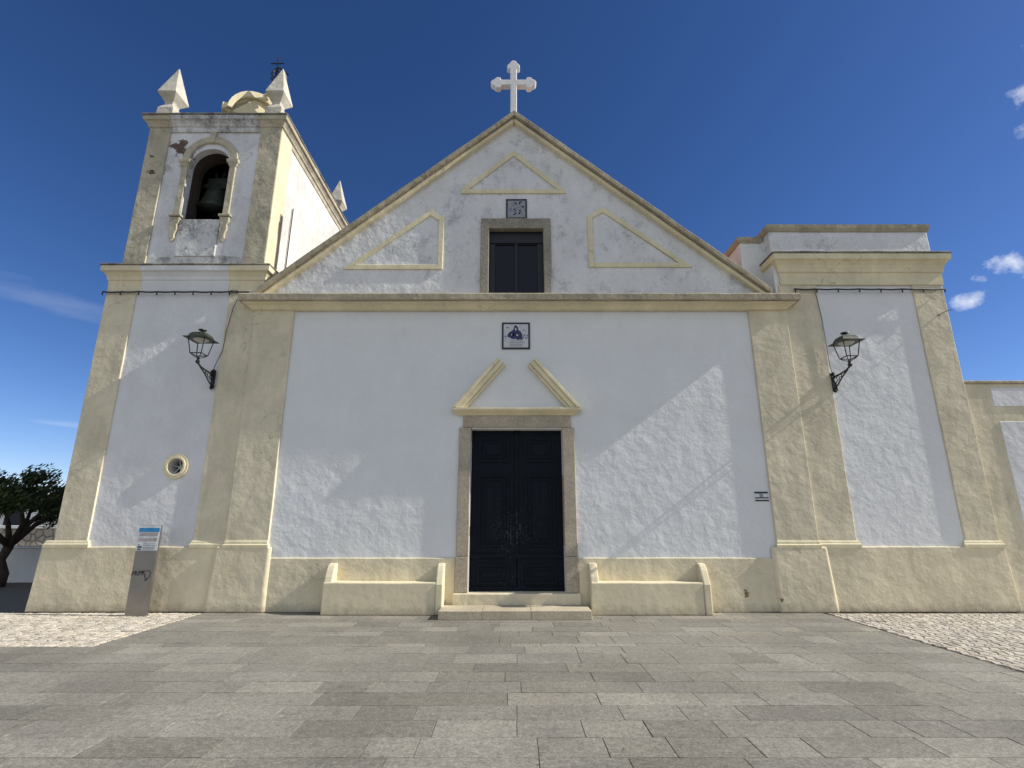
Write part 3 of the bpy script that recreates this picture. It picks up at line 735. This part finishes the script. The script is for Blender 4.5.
# ================================================================== THINGS
# bell
BL = empty('church_bell', (-6.9, .80, 8.6), 'green bronze bell hanging inside the arched tower opening', 'bell')
bc = (-6.92, .80, 0)
mk('bell_body', M['bronze'], BL, lambda b: lathe(b, (bc[0], bc[1], 8.52), [(.37, 0), (.365, .04), (.32, .14), (.27, .30), (.25, .42), (.21, .52), (.10, .58), (.03, .59)], 28), smooth=True)
mk('yoke', M['bronze'], BL, lambda b: [box(b, bc[0] - .34, bc[0] + .36, .74, .86, 9.14, 9.23), box(b, bc[0] - .22, bc[0] + .22, .70, .90, 9.08, 9.36),
   tube(b, [(bc[0] - .13, .80, 9.28), (bc[0] - .07, .80, 9.38), (bc[0] - .10, .80, 9.56)], .032), tube(b, [(bc[0] + .13, .80, 9.28), (bc[0] + .07, .80, 9.38), (bc[0] + .10, .80, 9.56)], .032)], bevel=.01)
mk('clapper', M['iron'], BL, lambda b: [tube(b, [(bc[0], .80, 9.0), (bc[0] + .02, .80, 8.45)], .018), lathe(b, (bc[0] + .02, .80, 8.42), [(.01, -.05), (.05, 0), (.01, .05)], 10)])

# wall lanterns
def lantern(x, z, wall_y, label):
    """x, z: where the bracket meets the wall"""
    t = empty('wall_lantern', (x, wall_y, z), label, 'wall lamp', 'lanterns on the church front')
    Y = wall_y
    def br(b):
        plate(b, rect(x - .035, x + .035, z - .17, z + .20), Y - .02, Y)
        for zz in (z - .16, z + .19): lathe(b, (x, Y - .03, zz), [(.01, -.035), (.04, 0), (.01, .035)], 10)
        tube(b, [(x, Y - .02, z + .12), (x, Y - .24, z + .12), (x, Y - .44, z + .14), (x, Y - .575, z + .19)], .017)
        tube(b, [(x, Y - .02, z - .12), (x, Y - .14, z - .06), (x, Y - .30, z + .05), (x, Y - .50, z + .15)], .014)
        for cx_, cz_, r in ((.08, .04, .055), (.17, .065, .045), (.26, .10, .035)):
            tube(b, [(x, Y - cx_ + r * math.cos(a), z + cz_ + r * math.sin(a)) for a in [k * math.pi / 6 for k in range(11)]], .008)
        tube(b, [(x - .05, Y - .02, z + .2), (x, Y - .07, z), (x + .05, Y - .02, z - .15)], .012)
    mk('bracket', M['iron'], t, br)
    cy = Y - .58; zb = z + .28
    def cage(b):
        lathe(b, (x, cy, zb), [(.03, -.10), (.04, -.06), (.022, -.03), (.03, 0), (.02, .02)], 10)
        for s in range(4):
            a = [(-1, -1), (1, -1), (1, 1), (-1, 1)][s]; c = [(-1, -1), (1, -1), (1, 1), (-1, 1)][(s + 1) % 4]
            lo, hi = .105, .155
            tube(b, [(x, cy, zb), (x + a[0] * lo * .6, cy + a[1] * lo * .6, zb + .03), (x + a[0] * lo, cy + a[1] * lo, zb + .075)], .008)
            tube(b, [(x + a[0] * lo, cy + a[1] * lo, zb + .07), (x + a[0] * hi, cy + a[1] * hi, zb + .37)], .009)
            tube(b, [(x + a[0] * lo, cy + a[1] * lo, zb + .075), (x + c[0] * lo, cy + c[1] * lo, zb + .075)], .010)
    mk('lantern_cage', M['iron'], t, cage)
    def hood(b):
        rows = [(.225, .365), (.230, .373), (.165, .395), (.150, .44), (.12, .485), (.075, .505), (.03, .51)]
        rings = [[b.verts.new((x + sx * r, cy + sy * r, zb + q)) for sx, sy in ((-1, -1), (1, -1), (1, 1), (-1, 1))] for r, q in rows]
        for p, q in zip(rings, rings[1:]):
            for i in range(4): b.faces.new([p[i], p[(i + 1) % 4], q[(i + 1) % 4], q[i]])
        b.faces.new(rings[0][::-1]); b.faces.new(rings[-1])
    mk('hood', M['lampgreen'], t, hood, bevel=.008)
    mk('reflector', M['reflector'], t, lambda b: lathe(b, (x, cy, zb + .35), [(.09, -.02), (.14, .014)], 16))
    mk('finial', M['lampgreen'], t, lambda b: lathe(b, (x, cy, zb + .51), [(.04, -.01), (.025, .02), (.03, .03), (.075, .045), (.07, .06), (.025, .075)], 14))
    return t
lantern(-5.93, 4.27, .068, 'iron wall lantern on the white tower panel, left of the nave')
lantern(6.37, 4.21, .072, 'iron wall lantern on the right side chapel, beside its cream pilaster')

# masonry benches
def bench(x0, x1, label, sd):
    t = empty('masonry_bench', ((x0 + x1) / 2, -.1, 0), label, 'bench', 'plastered benches beside the church door')
    yf = -.25
    mk('seat', M['bench'], t, lambda b: plate(b, rect(x0, x1, 0, .535), yf, .04, amp=.009, s=sd), bevel=.022, seg=3)
    for xa, xb in ((x0 + .004, x0 + .15), (x1 - .004, x1 + .125)):
        def arm(b, xa=xa, xb=xb):
            k = .012 if xa < (x0 + x1) / 2 else -.012
            prof = [(yf + k, 0), (yf + k, .50), (yf + .05, .62), (yf + .10, .72), (yf + .15, .79), (yf + .20, .83), (.05, .84), (.05, 0)]
            f = [b.verts.new((xa, y, z)) for y, z in prof]; g = [b.verts.new((xb, y, z)) for y, z in prof]
            b.faces.new(f); b.faces.new(g[::-1])
            for i in range(len(prof)): b.faces.new([f[i], f[(i + 1) % len(prof)], g[(i + 1) % len(prof)], g[i]])
        mk('armrest', M['bench'], t, arm, bevel=.022, seg=3)
bench(-3.30, -1.33, 'cream plastered bench between the left pilaster and the door', 1)
bench(1.37, 3.34, 'cream plastered bench right of the door, near the chipped base wall', 2)

# tile panels
def tile_panel(x0, x1, z0, z1, y, label, old):
    t = empty('tile_panel', ((x0 + x1) / 2, y, z0), label, 'tile panel')
    f = .034
    mk('border', M['tileframe'], t, lambda b: loop_band(b, rect(x0, x1, z0, z1), f, y - .022, y))
    nx = 3 if not old else 2
    def tl(b):
        w_ = (x1 - x0 - 2 * f) / nx; h_ = (z1 - z0 - 2 * f) / nx
        for i in range(nx):
            for j in range(nx): box(b, x0 + f + i * w_ + .001, x0 + f + (i + 1) * w_ - .001, y - .016, y, z0 + f + j * h_ + .001, z0 + f + (j + 1) * h_ - .001)
    mk('tiles', M['tile_old'] if old else M['tile'], t, tl)
    cx, w_, h_ = (x0 + x1) / 2, x1 - x0, z1 - z0
    def Q(u, v): return (x0 + u * w_, z0 + v * h_)
    def each(nm, mt, lst, d=.019):
        for p in lst: mk(nm, mt, t, lambda b: poly(b, p, d))
    def poly(b, pts, d=.019, k=1.0): plate(b, [Q(.47 + (p[0] - .47) * k, .60 + (p[1] - .60) * k) for p in pts], y - d, y - .0155)
    if not old:
        mk('painted_mantle', M['cobalt'], t, lambda b: [poly(b, [(.47, .86), (.52, .84), (.56, .78), (.57, .70), (.64, .65), (.69, .56), (.70, .38), (.60, .40), (.55, .37), (.50, .42), (.42, .40), (.36, .42), (.30, .46), (.24, .47), (.24, .56), (.30, .63), (.38, .68), (.43, .74), (.44, .82)], k=1.16)])
        each('painted_face', M['tile'], ([(.475, .80), (.515, .79), (.52, .72), (.49, .68), (.465, .73)], [(.52, .56), (.57, .54), (.585, .50), (.55, .49), (.51, .52)], [(.32, .54), (.35, .56), (.37, .53), (.34, .51)]), .021)
        each('painted_detail', M['cobalt_l'], (
            [(.08, .455), (.19, .455), (.19, .475), (.08, .475)], [(.125, .38), (.145, .38), (.145, .55), (.125, .55)],
            [(.75, .40), (.79, .40), (.80, .54), (.76, .55)], [(.81, .40), (.92, .40), (.90, .44), (.83, .45)], [(.80, .48), (.86, .54), (.84, .56), (.79, .51)], [(.88, .48), (.92, .46), (.93, .54), (.89, .55)],
            [(.15, .78), (.25, .80), (.22, .84), (.16, .83)], [(.74, .70), (.84, .69), (.84, .72), (.75, .73)], [(.36, .52), (.42, .60), (.46, .55), (.40, .47)]))
        r = random.Random(4)
        for v, a, c in ((.30, .30, .74), (.235, .25, .76), (.17, .27, .74), (.11, .30, .70)):
            def line(b, u=a):
                pts = [(u, v)]
                while u < c:
                    l = r.uniform(.02, .05); pts += [(u, v + .022), (u + l, v + .022), (u + l, v + .006), (u + l + .012, v + .006)]; u += l + .012
                poly(b, [(a, v)] + pts[1:] + [(pts[-1][0], v)])
            mk('painted_lettering', M['inkg'], t, line)
    else:
        each('painted_emblem', M['tileframe'], (
            [(.36, .82), (.48, .84), (.52, .72), (.47, .70), (.43, .78)], [(.60, .72), (.63, .88), (.80, .87), (.78, .83), (.68, .82), (.65, .73)], [(.28, .66), (.40, .70), (.38, .64)],
            [(.34, .50), (.48, .52), (.46, .47), (.35, .46)], [(.62, .45), (.70, .50), (.69, .28), (.62, .20), (.60, .30), (.65, .36)], [(.32, .22), (.46, .30), (.55, .28), (.48, .25), (.34, .18)], [(.72, .60), (.80, .67), (.88, .60), (.80, .56)]))
        each('painted_detail', M['cobalt_l'], ([(.34, .34), (.48, .36), (.50, .44), (.36, .43)], [(.20, .50), (.28, .56), (.26, .42), (.18, .36)], [(.55, .60), (.62, .62), (.60, .54), (.54, .54)]))
tile_panel(-.205, .365, 4.92, 5.49, .0745, 'square white tile panel with blue mantled figure above the door pediment', False)
tile_panel(-.13, .325, 7.875, 8.36, .0745, 'small aged grey tile panel above the gable window', True)

# small plate at the right pilaster
t = empty('small_wall_plate', (4.67, .074, 1.93), 'small white plate with black bars beside the right nave pilaster', 'sign')
mk('plate', M['signwhite'], t, lambda b: box(b, 4.55, 4.80, .064, .0745, 1.93, 2.10))
mk('black_bar', M['ink'], t, lambda b: [box(b, 4.55, 4.80, .059, .0635, 2.072, 2.105), box(b, 4.555, 4.805, .059, .0635, 1.982, 2.002), box(b, 4.555, 4.805, .059, .0635, 1.93, 1.955)])
mk('emblem', M['inkg'], t, lambda b: box(b, 4.64, 4.71, .060, .0635, 2.005, 2.067), bevel=.004)

# information totem
t = empty('information_totem', (-6.5, -.3, 0), 'slim steel information totem with a blue header, by the tower base', 'sign')
sx0, sx1, sy = -6.63, -6.25, -.30
mk('panel', M['steel'], t, lambda b: plate(b, rect(sx0, sx1, 0, 1.50), sy, sy + .05), bevel=.004)
mk('printed_face', M['signwhite'], t, lambda b: box(b, sx0 + .004, sx1 - .004, sy - .004, sy, 1.07, 1.495))
mk('blue_header', M['blue'], t, lambda b: box(b, sx0 + .008, sx1 - .008, sy - .007, sy - .0042, 1.385, 1.455))
def txt(b, z0, z1, rows, x0, x1, r):
    for k in range(rows):
        z = z1 - (k + .5) * (z1 - z0) / rows; u = x0
        while u < x1 - .01:
            l = r.uniform(.012, .04); box(b, u, min(u + l, x1), sy - .007, sy - .0042, z - .005, z + .005); u += l + .006
r5 = random.Random(5)
for za in (1.315, 1.225): mk('printed_text', M['rust_ink'], t, lambda b: txt(b, za, za + .06, 4, sx0 + .03, sx1 - .03, r5))
for za, zb_ in ((1.14, 1.20), (1.085, 1.13)): mk('printed_footer', M['inkg'], t, lambda b: txt(b, za, zb_, 2, sx0 + .12, sx1 - .04, r5))
mk('printed_logo', M['ink'], t, lambda b: [box(b, sx0 + .03, sx0 + .10, sy - .007, sy - .0042, 1.115, 1.145), box(b, sx0 + .03, sx0 + .095, sy - .007, sy - .0042, 1.08, 1.10), box(b, sx0 + .035, sx0 + .06, sy - .007, sy - .0042, 1.16, 1.175)])
def graf(b):
    def T(pts, r=.006): tube(b, [(sx0 + .36 * u, sy - .006, .55 + .36 * v) for u, v in pts], r, 5)
    T([(.02, .50), (.10, .42), (.02, .28)]); T([(.02, .35), (.16, .50)]); T([(.18, .30), (.20, .50), (.30, .46), (.20, .40), (.32, .30)])
    T([(.36, .30), (.38, .52), (.46, .40), (.50, .54)]); T([(.52, .30), (.54, .50), (.64, .52), (.56, .42), (.66, .34)])
    T([(.70, .48), (.82, .54), (.92, .44), (.90, .26), (.78, .12), (.68, .20), (.64, .34)]); T([(.70, .08), (.78, .10)], .012)
mk('graffiti_tag', M['ink'], t, graf)

# cables with clips along both cornices
def cable(x0, x1, z, y, label, drops, nclip):
    pts = []; n = 40
    for i in range(n + 1):
        x = x0 + (x1 - x0) * i / n; pts.append((x, y - .025, z + .010 * math.sin(i * math.pi * nclip / n) ** 2 * -1 + .008 * noise.noise(Vector((x * 2, 0, 0)))))
    t = empty('electric_cable', ((x0 + x1) / 2, y, z), label, 'cable', 'cables clipped under the cornices')
    mk('wire', M['cable'], t, lambda b: [tube(b, pts, .016)] + [tube(b, d, .006) for d in drops])
    for k in range(nclip + 1):
        xx = x0 + (x1 - x0) * (k + .02) / (nclip + .04)
        mk('clip', M['cable'], t, lambda b: [tube(b, [(xx, y - .035, z - .075), (xx, y - .04, z - .02), (xx, y, z + .02)], .014)])
    return t
cable(-8.46, -5.45, 6.155, .05, 'black cable clipped under the tower cornice', [[(-5.62, .035, 6.12), (-5.72, .03, 5.8), (-5.80, .045, 5.3), (-5.82, .05, 4.9), (-5.94, .06, 4.55), (-5.93, .05, 4.42)], [(-5.9, .03, 6.15), (-5.75, .02, 6.20), (-5.6, .03, 6.14)]], 8)
cable(5.85, 8.96, 6.215, .05, 'black cable clipped under the side chapel cornice', [[(6.27, .03, 6.18), (6.33, .045, 5.6), (6.34, .05, 5.0), (6.34, .05, 4.6), (6.37, .05, 4.4)]], 7)
# stub of rod on the chapel's right pilaster
t = tag(mk('wall_hook', M['inkg'], None, lambda b: [tube(b, [(8.75, .08, 5.66), (8.75, -.08, 5.66), (8.75, -.20, 5.655), (8.76, -.27, 5.63)], .009), lathe(b, (8.75, .05, 5.66), [(.01, -.02), (.03, 0), (.01, .02)], 8)], origin=(8.75, .07, 5.66)),
        'thin rod sticking out of the right chapel pilaster', 'hook')

# ------------------------------------------------------------------ neighbours
NB_ = empty('neighbouring_building', (12, .4, 0), 'low cream and white building adjoining the church on the right', 'building')
mk('wall', M['cream'], NB_, lambda b: box(b, 8.97, 22, .16, 8, 0, 4.22))
mk('parapet_cap', M['lichen'], NB_, lambda b: box(b, 8.97, 22, .13, .5, 4.22, 4.29), bevel=.02)
mk('wall_panel', M['white_tl'], NB_, lambda b: [box(b, 9.53, 21.5, .145, .2, 3.76, 4.14), box(b, 9.56, 21.5, .145, .2, 1.2, 3.46)], bevel=.01)

LW = empty('garden_wall', (-14, 4.6, 0), 'low whitewashed wall under the tree at the left edge', 'wall')
mk('wall', M['white_tl'], LW, lambda b: box(b, -22, -10.6, 4.5, 4.75, 0, .86), bevel=.02)
mk('wall_cap', M['farwhite'], LW, lambda b: box(b, -22, -10.55, 4.46, 4.79, .86, .91), bevel=.012)
RW = empty('rubble_wall', (-24, 12, 0), 'rough stone wall with a pale top behind the low white wall', 'wall')
mk('stones', M['rubble'], RW, lambda b: box(b, -50, -17.5, 12, 12.6, 0, 1.25))
mk('capping', M['farwhite'], RW, lambda b: box(b, -50, -17.5, 11.95, 12.65, 1.25, 1.36))
def house(name, x0, x1, y0, y1, h, rh, mat, label):
    H = empty(name, ((x0 + x1) / 2, y0, 0), label, 'house')
    xm = (x0 + x1) / 2
    mk('wall', mat, H, lambda b: plate(b, [(x0, 0), (x1, 0), (x1, h), (xm, h + rh), (x0, h)], y0, y1))
    def rf(b):
        for s, xe in ((-1, x0 - .2), (1, x1 + .2)):
            vs = [(xe, y0 - .2, h - .1), (xm, y0 - .2, h + rh + .04), (xm, y1 + .2, h + rh + .04), (xe, y1 + .2, h - .1)]
            T = [b.verts.new(v) for v in vs]; B = [b.verts.new((v[0], v[1], v[2] + .14)) for v in vs]
            b.faces.new(T); b.faces.new(B)
            for i in range(4): b.faces.new([T[i], T[(i + 1) % 4], B[(i + 1) % 4], B[i]])
    mk('roof', M['rooftile'], H, rf)
    mk('window', M['winpaint'], H, lambda b: [box(b, xm - .5, xm + .5, y0 - .03, y0 + .05, 1.0, 2.1)])
house('far_house', -31, -24.5, 20, 30, 1.9, 1.0, M['farwhite'], 'white gabled house beyond the stone wall, right of the trunk')
house('village_house', -46, -36.5, 24, 34, 2.6, 1.0, M['render_shade'], 'house with its shade painted as grey walls, beyond the stone wall, at the left edge')

# dark umbrella-shaped tree
def tree(cx, cy, label, seed, R0, z0, z1, n, trunkscale=1):
    r = random.Random(seed)
    T = empty('pine_tree', (cx, cy, 0), label, 'tree')
    def tr(b):
        fork = Vector((cx + .03, cy, .95))
        tube(b, [(cx - .02, cy, -.02), (cx + .06, cy, .3), (cx - .10, cy, .62), fork], [.14, .10, .095, .105], 8)
        for k in range(7):
            a = k * 2 * math.pi / 7 + r.uniform(-.3, .3); q = R0 * r.uniform(.4, .75)
            e = Vector((cx + q * math.cos(a), cy + q * math.sin(a), z0 + .35 * (z1 - z0)))
            m = fork.lerp(e, .45) + Vector((r.uniform(-.12, .12), r.uniform(-.12, .12), .08))
            tube(b, [fork, m, e], [.075, .055, .025], 6)
            for j in range(3):
                e2 = e + Vector((r.uniform(-.5, .5), r.uniform(-.5, .5), r.uniform(.1, .5)))
                tube(b, [m.lerp(e, .5), e2], [.03, .01], 5)
    mk('trunk', M['bark'], T, tr, smooth=True)
    bm = NB(); tn = []
    cl = []
    while len(cl) < 46:
        a = r.uniform(0, 2 * math.pi); q = R0 * math.sqrt(r.random()); x, y_ = cx + q * math.cos(a), cy + q * math.sin(a)
        top = z1 - (z1 - z0) * .55 * (q / R0) ** 2.2 - r.uniform(0, .12)
        z = r.uniform(z0 + .1 * r.random() + .3 * (1 - q / R0) * (z1 - z0), top)
        cl.append((Vector((x, y_, z)), r.uniform(.22, .42)))
    for i in range(n):
        c, s = r.choice(cl); d = Vector((r.gauss(0, 1), r.gauss(0, 1), r.gauss(0, .6))).normalized() * s * r.random() ** .4
        p = c + d; ax = Vector((r.gauss(0, 1), r.gauss(0, 1), r.gauss(.5, 1))).normalized(); u = ax.orthogonal().normalized(); v = ax.cross(u)
        L = r.uniform(.035, .075); Wd = L * .42
        bm.faces.new([bm.verts.new(p + u * a_ * L + v * b_ * Wd) for a_, b_ in ((-1, 0), (0, -1), (1, 0), (0, 1))])
        k = r.uniform(.5, 1.9); tn.append((.040 * k, .058 * k, .018 * k))
    o = link('crown', bm, M['leaf'], T); tone(o.data, tn)
    return T
tree(-12.6, 3.7, 'dark flat-topped tree by the low white wall, nearest the tower', 3, 1.75, 1.55, 2.85, 16000)
tree(-16.2, 4.2, 'dark bushy tree cut by the left edge of the photo', 8, 1.9, 1.4, 3.15, 9000)

# lichen-grown band at the foot of the belfry
mk('lichen_band', M['white_sill'], BT, lambda b: plate(b, [(BX0 + .47, 6.80), (BX1 - .47, 6.80), (BX1 - .47, 6.98), (-6.2, 7.03), (-6.9, 6.97), (BX0 + .47, 7.0)], TY - .006, TY + .02, amp=.012))
# small weeds in the joint along the wall foot, and a few dry bits on the square
rw = random.Random(21)
M['weed'] = simple('dusty_weeds', (.10, .12, .045), .8, 0, .4, 30, .2)
M['litter'] = simple('dry_leaf_bits', (.11, .075, .045), .85, 0, .5, 30, .2)
bm = NB()
spots = [(x, .05) for x in (-8.2, -7.9, -7.1, -5.9, -5.62, 5.9, 6.3, 6.9, 7.6, 8.4, 8.8)] + [(-5.5, -.01), (-4.95, -.01), (-4.3, .03), (-3.7, .03), (3.6, .03), (4.3, .03), (4.68, .01), (5.2, -.01)] + [(-1.26, -.3), (-3.0, -.27), (3.0, -.27), (1.36, -.5)]
for x, y_ in spots:
    for k in range(rw.randint(4, 10)):
        px_, py_ = x + rw.gauss(0, .05), y_ - rw.uniform(.004, .02); L = rw.uniform(.015, .05); a = rw.uniform(0, 6.3); tl = rw.uniform(.2, .8) * L
        v = [bm.verts.new(p) for p in ((px_ - .003, py_, 0), (px_ + .003, py_, 0), (px_ + .002 + tl * math.cos(a), py_ - abs(tl * math.sin(a)), L), )]
        bm.faces.new(v)
o = link('weeds', bm, M['weed'], origin=(0, 0, 0)); tag(o, 'tiny weeds growing in the joint along the church wall foot', 'weeds', kind='stuff')
bm = NB()
for k in range(110):
    x, y_ = rw.uniform(-8, 8), rw.choice((rw.uniform(-7, 0), -abs(rw.gauss(0, .35)) - .28)); L = rw.uniform(.005, .016); a = rw.uniform(0, 6.3)
    u = Vector((math.cos(a), math.sin(a), 0)); v = Vector((-u.y, u.x, 0)) * .5
    c = Vector((x, y_, .006 + L * .15))
    q = [bm.verts.new(c + u * L + Vector((0, 0, L * .3))), bm.verts.new(c + v * L), bm.verts.new(c - u * L + Vector((0, 0, L * .2))), bm.verts.new(c - v * L)]
    bm.faces.new(q)
o = link('leaf_litter', bm, M['litter'], origin=(0, 0, 0)); tag(o, 'small dry leaf bits scattered over the paved square', 'litter', kind='stuff')
